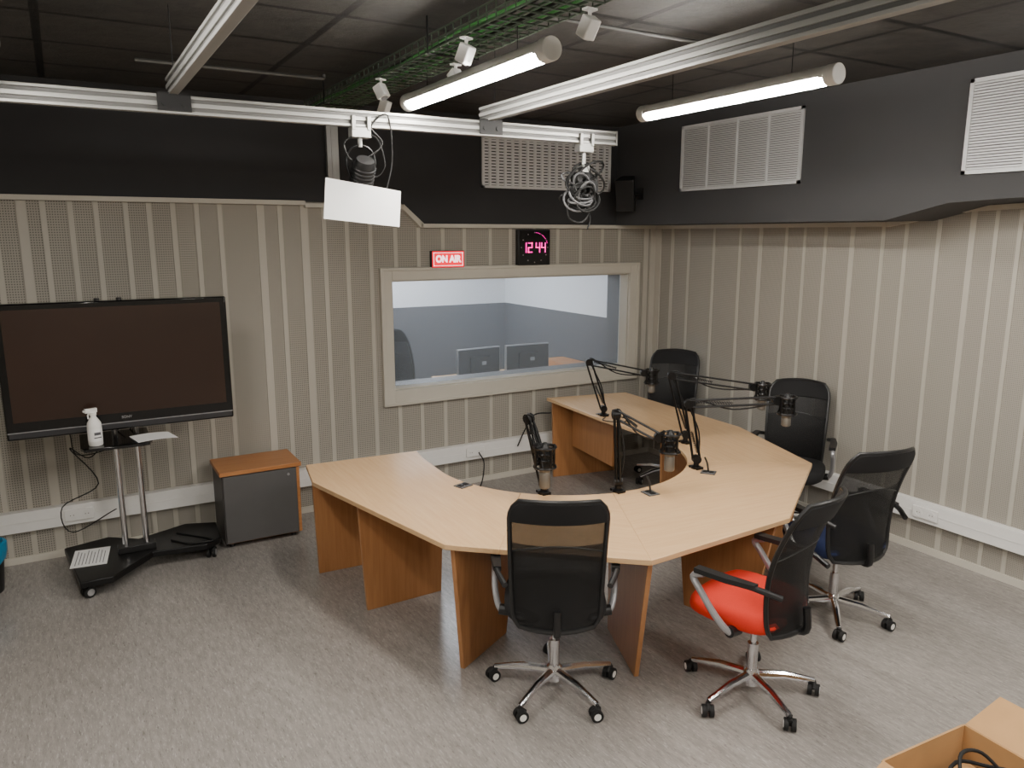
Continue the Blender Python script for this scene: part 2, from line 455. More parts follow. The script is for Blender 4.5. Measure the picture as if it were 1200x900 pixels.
def monitor(x, y, rz, label):
    e = thing('computer_monitor', label, 'monitor', (x, y, .781), rz, 'monitors in the control room')
    MB().lathe([(.11, 0), (.11, .012), (.03, .02), (.022, .08), (0.0, .08)], 24).obj('stand', 'black', e)
    MB().cbox((0, 0, .185), (.50, .03, .29)).obj('casing', 'silver', e, bevel=.006)
    MB().cbox((0, -.019, .185), (.48, .008, .27)).cbox((0, -.03, .17), (.22, .03, .15)).obj('back_cover', 'monitor', e, bevel=.003)
    MB().cbox((0, .0175, .187), (.47, .003, .25)).obj('screen', 'gloss', e)
    MB().cbox((.04, -.0465, .18), (.05, .002, .035)).obj('sticker', 'stick', e)
monitor(3.46, 6.62, .1, 'dark monitor with silver rim seen from behind')
monitor(4.02, 6.62, -.05, 'dark monitor with silver rim seen from behind')

# ------------------------------------------------------------------ office chair
ZB, ZH = .425, .652
def back_pt(u, z):
    v = (z - ZB) / ZH
    w = .198 + .018 * math.sin(min(1, max(0, v) * 1.3) * PI / 2)
    if v > .82:
        k = min(1, (v - .82) / .18)
        w *= 1 - .20 * k ** 3
    if v < .10:
        k = (.10 - v) / .10
        w *= 1 - .14 * k ** 2
    y = -.225 + .05 * math.sin(max(0, v) * PI * .9) - .145 * max(0, v) ** 1.6 + .06 * u * u
    return Vector((u * w, y, z + (.012 * (1 - u * u) * max(0, v) ** 6)))
def surf(bd, z0, z1, th, nu=14, nz=12, u0=-1, u1=1, off=0.0):
    vs = []; fs = []
    for s in (0, 1):
        for i in range(nz + 1):
            for j in range(nu + 1):
                p = back_pt(u0 + (u1 - u0) * j / nu, z0 + (z1 - z0) * i / nz)
                p.y += off + (th / 2 if s == 0 else -th / 2)
                vs.append(p)
    n = (nu + 1) * (nz + 1)
    for i in range(nz):
        for j in range(nu):
            a = i * (nu + 1) + j
            q = (a, a + 1, a + nu + 2, a + nu + 1)
            fs.append(q[::-1]); fs.append(tuple(x + n for x in q))
    rim = [j for j in range(nu + 1)] + [i * (nu + 1) + nu for i in range(1, nz + 1)] + [nz * (nu + 1) + j for j in range(nu - 1, -1, -1)] + [i * (nu + 1) for i in range(nz - 1, 0, -1)]
    for a, c in zip(rim, rim[1:] + rim[:1]): fs.append((a, c, c + n, a + n))
    bd.add(vs, fs)
    return bd
def office_chair(loc, az, label, seatmat='blackf', arms=True, raise_=0.0, spin=0.0):
    e = thing('office_chair', label, 'chair', loc, -math.radians(az), 'office chairs around the desk')
    r_ = raise_
    base = MB().lathe([(.0, .055), (.036, .055), (.04, .08), (.038, .125), (.028, .14), (.0, .14)], 20).obj('base', 'chrome', e)
    for k in range(5):
        a = 2 * PI * k / 5 + spin
        R = Matrix.Rotation(a, 4, 'Z')
        MB().tube([(.025, 0, .105), (.16, 0, .10), (.305, 0, .072)], [.023, .020, .014], 10, 0, R).obj('leg', 'chrome', base)
        c = MB()
        R2 = R @ Matrix.Translation((.308, 0, .029)) @ Matrix.Rotation(k * 1.7 + .6, 4, 'Z')
        for s in (-1, 1):
            c.tube([(-.008, s * .007, 0), (-.008, s * .027, 0)], .029, 18, 0, R2)
            c.tube([(-.008, s * .027, 0), (-.008, s * .0285, 0)], .017, 14, 1, R2)
        c.tube([(0, 0, 0), (0, 0, .045)], .007, 8, 0, R2)
        c.tube([(-.03, 0, .012), (-.01, 0, .03), (.012, 0, .025)], .010, 8, 0, R2)
        c.obj('caster', ['rubber', 'white'], base)
    MB().tube([(0, 0, .12), (0, 0, .27)], .026, 18).tube([(0, 0, .27), (0, 0, .41 + r_)], .015, 14).obj('gas_column', 'chrome', e)
    MB().cbox((0, -.02, .415 + r_), (.18, .24, .035)).tube([(.06, .02, .41 + r_), (.24, .03, .40 + r_)], .006, 8).obj('tilt_mechanism', 'black', e, bevel=.006)
    b = MB(); nu = 36
    prof = [(.30, 0), (.86, .0), (.97, .018), (1.0, .045), (.985, .070), (.93, .090), (.80, .101), (.5, .104), (0.001, .103)]
    vs = []; fs = []
    for s, z in prof:
        for k in range(nu):
            t = 2 * PI * k / nu; ct, st = math.cos(t), math.sin(t)
            x = math.copysign(abs(ct) ** .55, ct) * .245 * s; y = math.copysign(abs(st) ** .55, st) * .235 * s
            vs.append((x, y + .04, .425 + r_ + z - (.018 if y > .17 else 0) * (y - .17) / .06))
    for i in range(len(prof) - 1):
        for k in range(nu): fs.append((i * nu + k, i * nu + (k + 1) % nu, (i + 1) * nu + (k + 1) % nu, (i + 1) * nu + k))
    fs.append(tuple(range(nu - 1, -1, -1))); fs.append(tuple(range((len(prof) - 1) * nu, len(prof) * nu)))
    sl = {'red': 'bright red padded seat', 'bluef': 'dark blue padded seat'}.get(seatmat, 'dark padded seat')
    b.add(vs, fs); b.obj('seat', seatmat, e, angle=60, label=sl)
    br = MB()
    n = 20
    ZT = ZB + ZH
    loop = [back_pt(1, ZB + ZH * i / n) for i in range(n + 1)] + [back_pt(1 - 2 * i / 8, ZT) for i in range(1, 8)] + [back_pt(-1, ZT - ZH * i / n) for i in range(n + 1)] + [back_pt(-1 + 2 * i / 8, ZB) for i in range(1, 8)]
    br.tube(loop, .012, 8, closed=True)
    br.tube([(0, -.06, .415), (0, -.17, .412), (0, -.25, .43), (0, -.245, .54)], .018, 10, sm=4)
    fr = br.obj('backrest', 'black', e, loc=(0, 0, r_))
    surf(MB(), .965, ZT - .003, .028, nz=6).obj('headrest_pad', 'blackf', fr, bevel=.006)
    surf(MB(), ZB + .003, .968, .003, nz=16).obj('mesh_panel', 'meshf', fr)
    surf(MB(), ZB + .003, .84, .003, off=.016, u0=-.97, u1=.97).obj('lumbar_panel', 'meshd', fr)
    ln = MB()
    ln.tube([back_pt(-1 + 2 * i / 12, .80 + .05 * math.cos((-1 + 2 * i / 12) * PI / 2)) for i in range(13)], .0035, 6)
    ln.obj('lumbar_seam', 'black', fr)
    if arms:
        for s in (-1, 1):
            a = MB()
            a.tube([(s * .20, -.02, .425), (s * .262, -.01, .43), (s * .29, .05, .50), (s * .295, .13, .60), (s * .292, .17, .655), (s * .288, .12, .68)], .016, 10, 0, sm=5)
            a.tube([(s * .20, -.02, .425), (s * .268, -.012, .432)], .026, 12, 1)
            a.tube([(s * .285, .14, .682), (s * .285, .0, .69), (s * .275, -.13, .685), (s * .235, -.235, .66)], .014, 10, 1, sm=5)
            a.prism([(s * .262, .16), (s * .308, .16), (s * .31, .0), (s * .29, -.13), (s * .255, -.13), (s * .262, 0)], .680, .703, 1)
            a.obj('armrest', ['silver', 'black'], e, loc=(0, 0, r_), bevel=0)
    return e
office_chair((1.90, 2.86, 0), 31, 'black mesh-back office chair with a chrome star base, back turned', spin=.36)
office_chair((2.71, 2.35, 0), -15, 'black mesh-back office chair with a bright red seat', 'red', spin=.45)
office_chair((3.73, 2.67, 0), 12, 'black mesh-back office chair with a dark blue seat', 'bluef', spin=.35)
office_chair((4.62, 3.76, 0), 236, 'black mesh-back office chair at the outer side of the desk', spin=.9)
office_chair((4.60, 5.12, 0), 232, 'black mesh-back office chair by the far end of the desk', arms=False, raise_=.06, spin=.9)
office_chair((2.83, 6.95, 0), 60, 'black office chair behind the control room glass', arms=False, raise_=.25)

# ------------------------------------------------------------------ desk
desk = thing('radio_desk', 'horseshoe beech-top studio desk with orange wood panel legs', 'desk', (2.8, 4.2, 0))
def L(p): return (p[0] - 2.8, p[1] - 4.2)
CR = .86
def arc(a0, a1, n=12): return [(CR * math.cos(math.radians(a0 + (a1 - a0) * i / n)), CR * math.sin(math.radians(a0 + (a1 - a0) * i / n))) for i in range(n + 1)]
secs = [
    [L((1.24, 4.79)), L((1.18, 4.42)), L((1.46, 3.16)), L((1.66, 2.98))] + arc(222, 180) + [L((1.96, 4.55)), L((1.99, 4.74))],
    [L((1.66, 2.98)), L((2.20, 2.52))] + arc(258, 222),
    [L((2.20, 2.52)), L((3.18, 2.57)), L((4.10, 3.17))] + arc(318, 258),
    [L((4.10, 3.17)), L((4.42, 4.10)), L((4.49, 5.60)), L((3.71, 5.76)), L((3.66, 4.9))] + arc(360, 318),
]
for i, s in enumerate(secs):
    MB().prism(s, .712, .74).obj('tabletop', 'top%d' % i, desk, bevel=.003)
def panel(po, pi, bo, bi, z0=0.0, z1=.711, th=.024):
    po, pi, bo, bi = [Vector(L(p)) for p in (po, pi, bo, bi)]
    d = (pi - po).normalized(); n = Vector((-d.y, d.x)) * th / 2
    vs = []
    for z, a, c in ((z0, bo, bi), (z1, po, pi)):
        for q in (a + n, a - n, c - n, c + n): vs.append((q.x, q.y, z))
    fs = [(0, 3, 2, 1), (4, 5, 6, 7), (0, 1, 5, 4), (1, 2, 6, 5), (2, 3, 7, 6), (3, 0, 4, 7)]
    MB().add(vs, [f[::-1] for f in fs]).obj('leg', 'leg', desk, bevel=.002)
panel((1.26, 4.75), (1.90, 4.72), (1.28, 4.75), (1.88, 4.72))
panel((1.34, 4.10), (1.90, 4.12), (1.38, 4.10), (1.87, 4.12))
panel((1.50, 3.16), (2.08, 3.50), (1.59, 3.25), (1.96, 3.46))
panel((2.25, 2.58), (2.55, 3.28), (2.32, 2.74), (2.50, 3.20))
panel((3.20, 2.66), (3.05, 3.28), (3.18, 2.80), (3.07, 3.2))
panel((4.05, 3.20), (3.50, 3.62), (3.98, 3.25), (3.56, 3.58))
panel((3.76, 4.25), (4.34, 4.2), (3.78, 4.25), (4.3, 4.2))
panel((3.73, 5.70), (4.43, 5.58), (3.75, 5.70), (4.38, 5.59))
def mod(p, q, z0=.38, z1=.711):
    p, q = Vector(L(p)), Vector(L(q)); d = (q - p).normalized(); n = Vector((-d.y, d.x)) * .009
    MB().prism([tuple(p + n), tuple(q + n), tuple(q - n), tuple(p - n)], z0, z1).obj('modesty_panel', 'leg', desk)
mod((3.82, 4.9), (3.9, 5.6), .30)
mod((3.16, 2.98), (3.75, 3.40), .30)

for i, (x, y, a) in enumerate(((1.93, 3.90, .3), (2.80, 3.24, 1.5), (3.37, 3.36, 2.2), (3.75, 4.97, 0))):
    e = thing('desk_socket', 'small dark socket plate set into the desk top', 'socket', (x, y, .7405), a, 'desk sockets')
    MB().cbox((0, 0, .003), (.09, .075, .006)).obj('plate', 'grey', e, bevel=.002)
    for s in (-.02, .02): MB().cbox((s, 0, .008), (.025, .03, .004)).obj('jack', 'black', e)
    if i in (1, 2):
        MB().tube([(0, 0, .008), (.01, 0, .06), (.025, .01, .10)], .006, 8, sm=4).obj('plug', 'black', e)
tag(MB().tube([(3.70, 4.86, .746), (3.62, 4.78, .746), (3.72, 4.66, .746), (3.82, 4.74, .746), (3.78, 4.88, .746)], .004, 6, sm=6).obj('microphone_cable', 'rubber'), 'thin black cable looped on the desk top', 'cable')

# ------------------------------------------------------------------ microphone booms
def boom(base, elbow, tip, label, mic_len=.15, tilt=(0, 0), droop=.03, ms=1.15):
    e = thing('microphone_boom', label, 'microphone', (base[0], base[1], .7405), 0, 'microphone arms around the desk')
    off = Vector((base[0], base[1], .7405))
    E = Vector(elbow) - off; T = Vector(tip) - off
    MB().lathe([(.034, 0), (.034, .012), (.018, .02), (.016, .06), (.012, .065), (0, .065)], 16).box((-.026, -.04, 0), (.026, .04, .014)).obj('clamp', 'blackm', e)
    S = Vector((0, 0, .06))
    def seg(a, c, nm):
        d = (c - a).normalized(); side = d.cross(Vector((0, 0, 1)))
        if side.length < .15: side = Vector((.86, -.5, 0))
        side.normalize(); up = side.cross(d).normalized()
        m = MB()
        for o in (up * .022, -up * .022):
            for s in (-1, 1): m.tube([a + o + side * s * .010, c + o + side * s * .010], .0055, 6)
        ln_ = (c - a).length
        for s in (-1, 1):           # coil springs between the rods
            p0 = a + d * .04 + side * s * .012 + up * .012; p1 = a + d * (.5 * ln_) + side * s * .012 - up * .006
            dd = (p1 - p0); K = 60
            m.tube([p0 + dd * (j / K) + (up * math.cos(j * PI / 2) + side * math.sin(j * PI / 2)) * .0065 for j in range(K + 1)], .0022, 4)
        for q in (a, c):
            m.tube([q - side * .022, q + side * .022], .028, 12)
        m.obj(nm, 'blackm', e)
    seg(S, E, 'lower_arm'); seg(E, T, 'upper_arm')
    mid = (E + T) / 2
    MB().tube([S + Vector((.02, 0, 0)), S * .5 + E * .5 + Vector((.035, -.02, 0)), E + Vector((.01, 0, .03)), mid + Vector((0, 0, -.045)), T + Vector((0, 0, -.02))], .005, 6, sm=6).obj('cable', 'rubber', e)
    d = (T - E); d.z = 0; d = d.normalized() if d.length > .01 else Vector((.86, -.5, 0))
    P = T + d * .065 + Vector((0, 0, -droop))
    R = Matrix.Translation(P) @ Euler((tilt[0], tilt[1], 0)).to_matrix().to_4x4() @ Matrix.Scale(ms, 4)
    MB().tube([T, T + Vector((0, 0, -.01)) + d * .02, P - d * .045], .012, 8).obj('swivel', 'blackm', e)
    sh = MB()
    for z, r in ((.045, .048), (-.045, .048), (.014, .030), (-.014, .030)):
        sh.tube([(r * math.cos(t), r * math.sin(t), z) for t in [2 * PI * k / 18 for k in range(18)]], .0062, 6, 0, R, closed=True)
    for k in range(8):
        t = 2 * PI * k / 8
        sh.tube([(.048 * math.cos(t), .048 * math.sin(t), .045), (.030 * math.cos(t + .4), .030 * math.sin(t + .4), 0), (.048 * math.cos(t + .8), .048 * math.sin(t + .8), -.045)], .003, 5, 0, R)
        if k % 2 == 0: sh.tube([(.048 * math.cos(t), .048 * math.sin(t), .052), (.048 * math.cos(t), .048 * math.sin(t), -.052)], .0055, 6, 0, R)
    sh.obj('shock_mount', 'blackm', e)
    l = mic_len
    MB().lathe([(0, .065), (.010, .065), (.012, .055), (.020, .045), (.024, .02), (.024, -.03), (.0245, -.035), (.0245, -.05)], 18, 0, R).obj('microphone_body', 'black', e)
    MB().lathe([(.024, -.05), (.0255, -.058), (.0255, -.064), (.023, -.068), (.0255, -.072), (.0255, -l + .055 - .015), (.019, -l + .035), (0, -l + .03)], 18, 0, R).obj('microphone_grille', 'mic', e)
    return e
lb = 'black articulated desk arm holding a studio microphone in a shock mount'
boom((3.73, 4.93), (3.61, 4.98, 1.19), (4.00, 4.76, 1.10), lb)
boom((3.73, 3.96), (3.63, 4.02, 1.23), (4.12, 3.72, 1.15), lb)
boom((3.37, 3.47), (3.31, 3.50, 1.16), (3.76, 3.20, 1.19), lb)
boom((2.66, 3.36), (2.64, 3.37, 1.20), (2.84, 3.23, 1.07), lb, .18)
boom((2.27, 3.55), (2.20, 3.60, 1.18), (2.21, 3.52, 1.02), 'black articulated desk arm folded upright, holding a studio microphone', .18, ms=1.25)

# ------------------------------------------------------------------ television on wheeled stand
tv = thing('television_stand', 'wheeled black television stand with twin chrome posts and a small shelf', 'stand', (.27, 5.5, 0))
def TL(x, y): return (x - .27, y - 5.5)
poly = [TL(*p) for p in ((-.17, 5.72), (.10, 5.80), (.28, 5.66), (.60, 5.80), (.80, 5.72), (.78, 5.40), (.68, 5.32), (.34, 5.36), (.09, 5.07), (-.09, 5.07))]
MB().prism(poly, .082, .125).obj('base', 'blackm', tv, bevel=.006)
for x, y, h_ in ((-.05, 5.13, 0), (-.09, 5.66, 0), (.71, 5.38, 0), (.70, 5.70, 0)):
    c = MB(); X = Matrix.Translation((TL(x, y)[0], TL(x, y)[1], .035)) @ Matrix.Rotation(.5 + x, 4, 'Z')
    for s in (-1, 1): c.tube([(0, s * .010, 0), (0, s * .028, 0)], .035, 18, 0, X).tube([(0, s * .028, 0), (0, s * .030, 0)], .022, 14, 1, X)
    c.tube([(0, 0, 0), (.01, 0, .05)], .009, 8, 0, X)
    c.obj('caster', ['rubber', 'silver'], tv)
for x in (.19, .315):
    MB().tube([(x - .27, -.05, .12), (x - .27, -.05, 1.32)], .019, 16).obj('post', 'chrome', tv)
MB().box((-.13, -.09, .125), (.10, -.01, .17)).obj('foot_bracket', 'black', tv, bevel=.004)
MB().box((-.13, -.09, .88), (.1, -.01, .93)).obj('shelf_bracket', 'black', tv, bevel=.004)
MB().box((-.12, -.12, 1.15), (.09, -.02, 1.30)).obj('mounting_bracket', 'black', tv, bevel=.004)
MB().prism([(-.26, -.46), (.09, -.46), (.11, -.40), (.11, -.03), (-.28, -.03), (-.28, -.40)], .935, .953).obj('shelf', 'gloss', tv, bevel=.003)
MB().tube([(-.02, -.06, 1.0), (-.14, -.02, .88), (-.24, -.06, .80), (-.34, 0, .86), (-.2, .02, .6), (-.42, .1, .45), (-.38, .3, .2), (-.1, .36, .3)], .004, 6, sm=6).tube([(.05, -.06, 1.0), (-.1, 0, .84), (-.3, -.02, .82), (-.33, .02, .95)], .004, 6, sm=6).obj('cable', 'rubber', tv)
MB().tube([(.25, .12, .13), (.4, -.05, .13), (.45, -.15, .131), (.3, -.12, .131), (.2, .0, .131)], .005, 6, sm=6).obj('power_cable', 'rubber', tv)

t = thing('television', 'large flat-screen television with glossy black bezel, switched off', 'television', (.26, 5.27, 1.01))
MB().cbox((0, 0, .40), (1.27, .07, .80)).cbox((0, .05, .40), (.8, .05, .5)).obj('casing', 'gloss', t, bevel=.008)
MB().box((-.595, -.0375, .105), (.595, -.0355, .765)).obj('screen', 'screen', t)
MB().box((-.625, -.04, .01), (.625, -.0352, .042)).obj('speaker_bar', 'bar', t, bevel=.002)
MB().box((-.63, -.041, .043), (.63, -.0352, .047)).obj('bezel_line', 'silver', t)
text_mesh('logo', 'SONY', .022, 'silver', t, (0, -.0365, .076), (PI / 2, 0, 0), .0002)
for x in (-.1, .02): MB().tube([(x, 0, .80), (x, 0, .815)], .016, 10).obj('top_clip', 'black', t)

sb = thing('spray_bottle', 'white plastic spray bottle with trigger and printed label', 'bottle', (.075, 5.13, .954), .3)
MB().lathe([(0, 0), (.036, 0), (.040, .006), (.040, .12), (.037, .14), (.022, .165), (.016, .175), (.016, .19), (0, .19)], 24).obj('bottle', 'white', sb)
MB().lathe([(.0406, .03), (.0406, .105)], 24).obj('bottle_label', 'paper', sb)
MB().box((-.02, -.0425, .05), (.02, -.0410, .056)).box((-.018, -.0425, .068), (.018, -.0410, .085)).obj('print', 'ink', sb)
MB().lathe([(.019, .184), (.019, .204), (.013, .207), (0, .207)], 16).box((-.045, -.011, .202), (.022, .011, .228)).box((-.055, -.006, .209), (-.043, .006, .221)).tube([(-.018, 0, .207), (-.03, 0, .187), (-.028, 0, .165)], .005, 8).obj('trigger', 'white', sb, bevel=.002)
pp = MB()
nx = 6
vs = []; fs = []
for i in range(nx + 1):
    for j in (0, 1): vs.append((.235 * i / nx, .20 * j, .004 * math.sin(i / nx * PI) - .008 * (i / nx) ** 2))
for i in range(nx): fs.append((2 * i, 2 * i + 2, 2 * i + 3, 2 * i + 1))
tag(pp.add(vs, fs).obj('paper_sheet', 'paper', loc=(.30, 5.04, .958), rot=(0, 0, .2)), 'white paper sheets lying on the television stand shelf', 'paper')
ps = thing('paper_notice', 'printed paper notice lying on the black stand base', 'paper', (-.02, 5.46, .1265), 1.45)
MB().box((-.15, -.105, 0), (.15, .105, .002)).obj('sheet', 'paper', ps)
b = MB()
for i in range(9):
    b.box((-.12 + .01 * (i % 2), .08 - .02 * i - .002, .0022), (.12 - .02 * ((i * 7) % 3), .08 - .02 * i + .002, .0028))
b.obj('print', 'ink', ps)

# ------------------------------------------------------------------ low cabinet
cb = thing('cabinet', 'low office cabinet with orange wood top and grey drawer front', 'cabinet', (1.09, 5.64, 0))
MB().box((-.27, -.17, .03), (-.25, .2, .54), 1).box((.25, -.17, .03), (.27, .2, .54)).box((-.25, .18, .03), (.25, .2, .54)).box((-.25, -.17, .03), (.25, .18, .05)).obj('body', ['cabwood', 'greyd'], cb, bevel=.002)
MB().box((-.285, -.20, .54), (.285, .205, .57)).obj('top', 'cabwood', cb, bevel=.003)
MB().box((-.262, -.190, .04), (.248, -.1705, .533)).obj('door', 'grey', cb, bevel=.002)
MB().box((.249, -.190, .04), (.270, -.1705, .533)).obj('edge_strip', 'cabwood', cb)
MB().lathe([(.010, 0), (.010, .004), (0, .004)], 14, 0, Matrix.Translation((.19, -.1905, .49)) @ Matrix.Rotation(PI / 2, 4, 'X')).obj('lock', 'silver', cb)
for sx in (-.22, .22):
    for sy in (-.13, .15): MB().tube([(sx, sy, 0), (sx, sy, .03)], .018, 12).obj('foot', 'black', cb)

bn = thing('waste_bin', 'black waste bin lined with a blue bag', 'bin', (-.62, 5.52, 0))
MB().lathe([(0, 0), (.11, 0), (.14, .30), (.134, .30), (.105, .01), (0, .01)], 28).obj('bin_body', 'black', bn)
b = MB(); n = 28; vs = []; fs = []
for i, (r, z) in enumerate(((.137, .20), (.148, .26), (.15, .315), (.135, .32), (.12, .24))):
    for k in range(n):
        q = 2 * PI * k / n; rr = r + .006 * math.sin(k * 2.3 + i)
        vs.append((rr * math.cos(q), rr * math.sin(q), z + .006 * math.sin(k * 1.7)))
for i in range(4):
    for k in range(n): fs.append((i * n + k, i * n + (k + 1) % n, (i + 1) * n + (k + 1) % n, (i + 1) * n + k))
b.add(vs, fs).obj('bin_bag', 'blue', bn)

# ------------------------------------------------------------------ cardboard box
cx = thing('cardboard_box', 'open brown cardboard box with raised flaps', 'box', (2.66, 1.23, 0), -.06)
hx, hy, hz, th = .24, .24, .30, .006
b = MB().box((-hx, -hy, 0), (hx, hy, th)).box((-hx, -hy, th), (-hx + th, hy, hz)).box((hx - th, -hy, th), (hx, hy, hz)).box((-hx + th, -hy, th), (hx - th, -hy + th, hz)).box((-hx + th, hy - th, th), (hx - th, hy, hz))
b.obj('body', 'card', cx)
def flap(X, w, l, sk=0.0): MB().add([(-w, 0, -.002), (w, 0, -.002), (w - sk, l, -.002), (-w + sk, l, -.002), (-w, 0, .002), (w, 0, .002), (w - sk, l, .002), (-w + sk, l, .002)],
    [(0, 3, 2, 1), (4, 5, 6, 7), (0, 1, 5, 4), (1, 2, 6, 5), (2, 3, 7, 6), (3, 0, 4, 7)], 0, X).obj('flap', 'card', cx)
flap(Matrix.Translation((hx, 0, hz)) @ Matrix.Rotation(-PI / 2, 4, 'Z') @ Matrix.Rotation(math.radians(22), 4, 'X'), hy - .005, .20, .015)
flap(Matrix.Translation((0, hy, hz)) @ Matrix.Rotation(math.radians(-82), 4, 'X'), hx - .01, .12, .01)
flap(Matrix.Translation((-hx, 0, hz)) @ Matrix.Rotation(PI / 2, 4, 'Z') @ Matrix.Rotation(math.radians(-20), 4, 'X'), hy - .005, .16, .015)
cc = MB()
for k in range(4):
    r = .10 + .015 * k
    cc.tube([(r * math.cos(q), r * math.sin(q) * .8, .02 * k + .014 * math.sin(3 * q + k)) for q in [2 * PI * j / 24 for j in range(24)]], .007, 8, closed=True)
cc.tube([(.14, 0, .03), (.1, .08, .1), (0, .1, .12), (-.08, .05, .07)], .007, 8, sm=5)
tag(cc.obj('coiled_cable', 'rubber', loc=(2.69, 1.24, .205)), 'coiled black cable resting inside the cardboard box', 'cable')
tag(MB().box((-.2, -.2, 0), (.2, .2, .165)).obj('packing_carton', 'card', loc=(2.67, 1.23, .008), rot=(0, 0, -.06), bevel=.004), 'brown carton packed inside the open box', 'box')

# ------------------------------------------------------------------ on-air sign, clock
sg = thing('on_air_sign', 'lit red on-air sign with white lettering above the window', 'sign', (2.795, D, 2.00))
MB().box((-.15, -.045, -.07), (.15, -.001, .07)).obj('housing', 'black', sg, bevel=.004)
MB().box((-.146, -.047, -.066), (.146, -.0452, .066)).obj('light_panel', 'signred', sg)
b = MB()
w_, h_ = .134, .054
b.box((-w_, -.0485, h_ - .003), (w_, -.0472, h_)).box((-w_, -.0485, -h_), (w_, -.0472, -h_ + .003)).box((-w_, -.0485, -h_), (-w_ + .003, -.0472, h_)).box((w_ - .003, -.0485, -h_), (w_, -.0472, h_))
b.obj('border', 'signwhite', sg)
text_mesh('lettering', 'ON AIR', .078, 'signwhite', sg, (0, -.0485, 0), (PI / 2, 0, 0), .003, .0006, sx=.86)

ck = thing('wall_clock', 'square black digital studio clock with pink LED digits', 'clock', (3.635, D, 2.09))
MB().box((-.165, -.055, -.155), (.165, -.001, .155)).obj('housing', 'black', ck, bevel=.006)
MB().box((-.155, -.057, -.145), (.155, -.0552, .145)).obj('face', 'gloss', ck)
SEG = {'1': 'bc', '2': 'abged', '4': 'fgbc'}
def digit(ch, x, z, w, h):
    m = MB()
    t_ = .009; y0, y1 = -.060, -.0572
    S = {'a': (x, z + h - t_, x + w, z + h), 'g': (x, z + h / 2 - t_ / 2, x + w, z + h / 2 + t_ / 2), 'd': (x, z, x + w, z + t_),
         'f': (x, z + h / 2, x + t_, z + h), 'b': (x + w - t_, z + h / 2, x + w, z + h), 'e': (x, z, x + t_, z + h / 2), 'c': (x + w - t_, z, x + w, z + h / 2)}
    for s in SEG[ch]:
        a = S[s]; m.box((a[0], y0, a[1]), (a[2], y1, a[3]))
    m.obj('digit', 'led', ck)
for ch, x in (('1', -.128), ('2', -.068), ('4', .012), ('4', .070)): digit(ch, x, -.045, .045, .088)
ring, ringd = MB(), MB()
for k in range(60):
    q = PI / 2 - 2 * PI * k / 60
    p = (.137 * math.cos(q), -.058, .130 * math.sin(q))
    if k % 5 == 0: ringd.tube([p, (p[0], -.0605, p[2])], .005, 8)
    elif 0 <= k <= 12: ring.tube([p, (p[0], -.0605, p[2])], .003, 8)
ring.obj('seconds_dots', 'led', ck); ringd.obj('hour_dots', 'ledoff', ck)

# ------------------------------------------------------------------ vents, speaker
def vent(loc, rotz, w, h, cols, label, mt='grill', n=24, fill=.64, back='ventmid', bar=.012):
    e = thing('air_vent', label, 'vent', loc, rotz, 'ceiling-height air vents')
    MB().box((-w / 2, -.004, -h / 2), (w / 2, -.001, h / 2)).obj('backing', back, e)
    f = MB(); t = .022
    f.box((-w / 2, -.022, -h / 2), (-w / 2 + t, -.004, h / 2)).box((w / 2 - t, -.022, -h / 2), (w / 2, -.004, h / 2)).box((-w / 2, -.022, -h / 2), (w / 2, -.004, -h / 2 + t)).box((-w / 2, -.022, h / 2 - t), (w / 2, -.004, h / 2))
    for c in range(1, cols):
        x = -w / 2 + w * c / cols; f.box((x - bar / 2, -.023, -h / 2), (x + bar / 2, -.004, h / 2))
    f.obj('frame', mt, e)
    s = MB(); p = (h - 2 * t) / n
    for i in range(n):
        z = -h / 2 + t + p * (i + .5)
        s.box((-w / 2 + t, -.018, z - p * fill / 2), (w / 2 - t, -.006, z + p * fill / 2))
    s.obj('slats', mt, e)
    return e
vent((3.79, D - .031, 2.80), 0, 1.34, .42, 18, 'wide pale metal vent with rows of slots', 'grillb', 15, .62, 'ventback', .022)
vent((SX - .001, 4.40, 2.815), -PI / 2, 1.22, .52, 4, 'silver metal louvre vent with four bays on the dark wall', n=30)
vent((SX - .001, 2.15, 2.80), -PI / 2, 1.0, .52, 3, 'silver metal louvre vent high on the dark wall', n=30)
sp = thing('wall_speaker', 'small black loudspeaker tilted down on a wall bracket', 'speaker', (SX - .02, 5.54, 2.56), 0)
X = Matrix.Translation((-.12, .02, 0)) @ Matrix.Rotation(-.9, 4, 'Z') @ Matrix.Rotation(.3, 4, 'X')
MB().prism([(-.085, -.08), (.085, -.08), (.06, .08), (-.06, .08)], -.14, .14, 0, X).obj('cabinet', 'black', sp, bevel=.008)
MB().box((-.075, -.088, -.13), (.075, -.0805, .13), 0, X).obj('speaker_grille', 'rubber', sp)
MB().tube([(.02, 0, 0), (-.04, 0, 0), (-.10, .02, 0)], .012, 8).box((.012, -.04, -.05), (.02, .04, .05)).obj('bracket', 'black', sp)

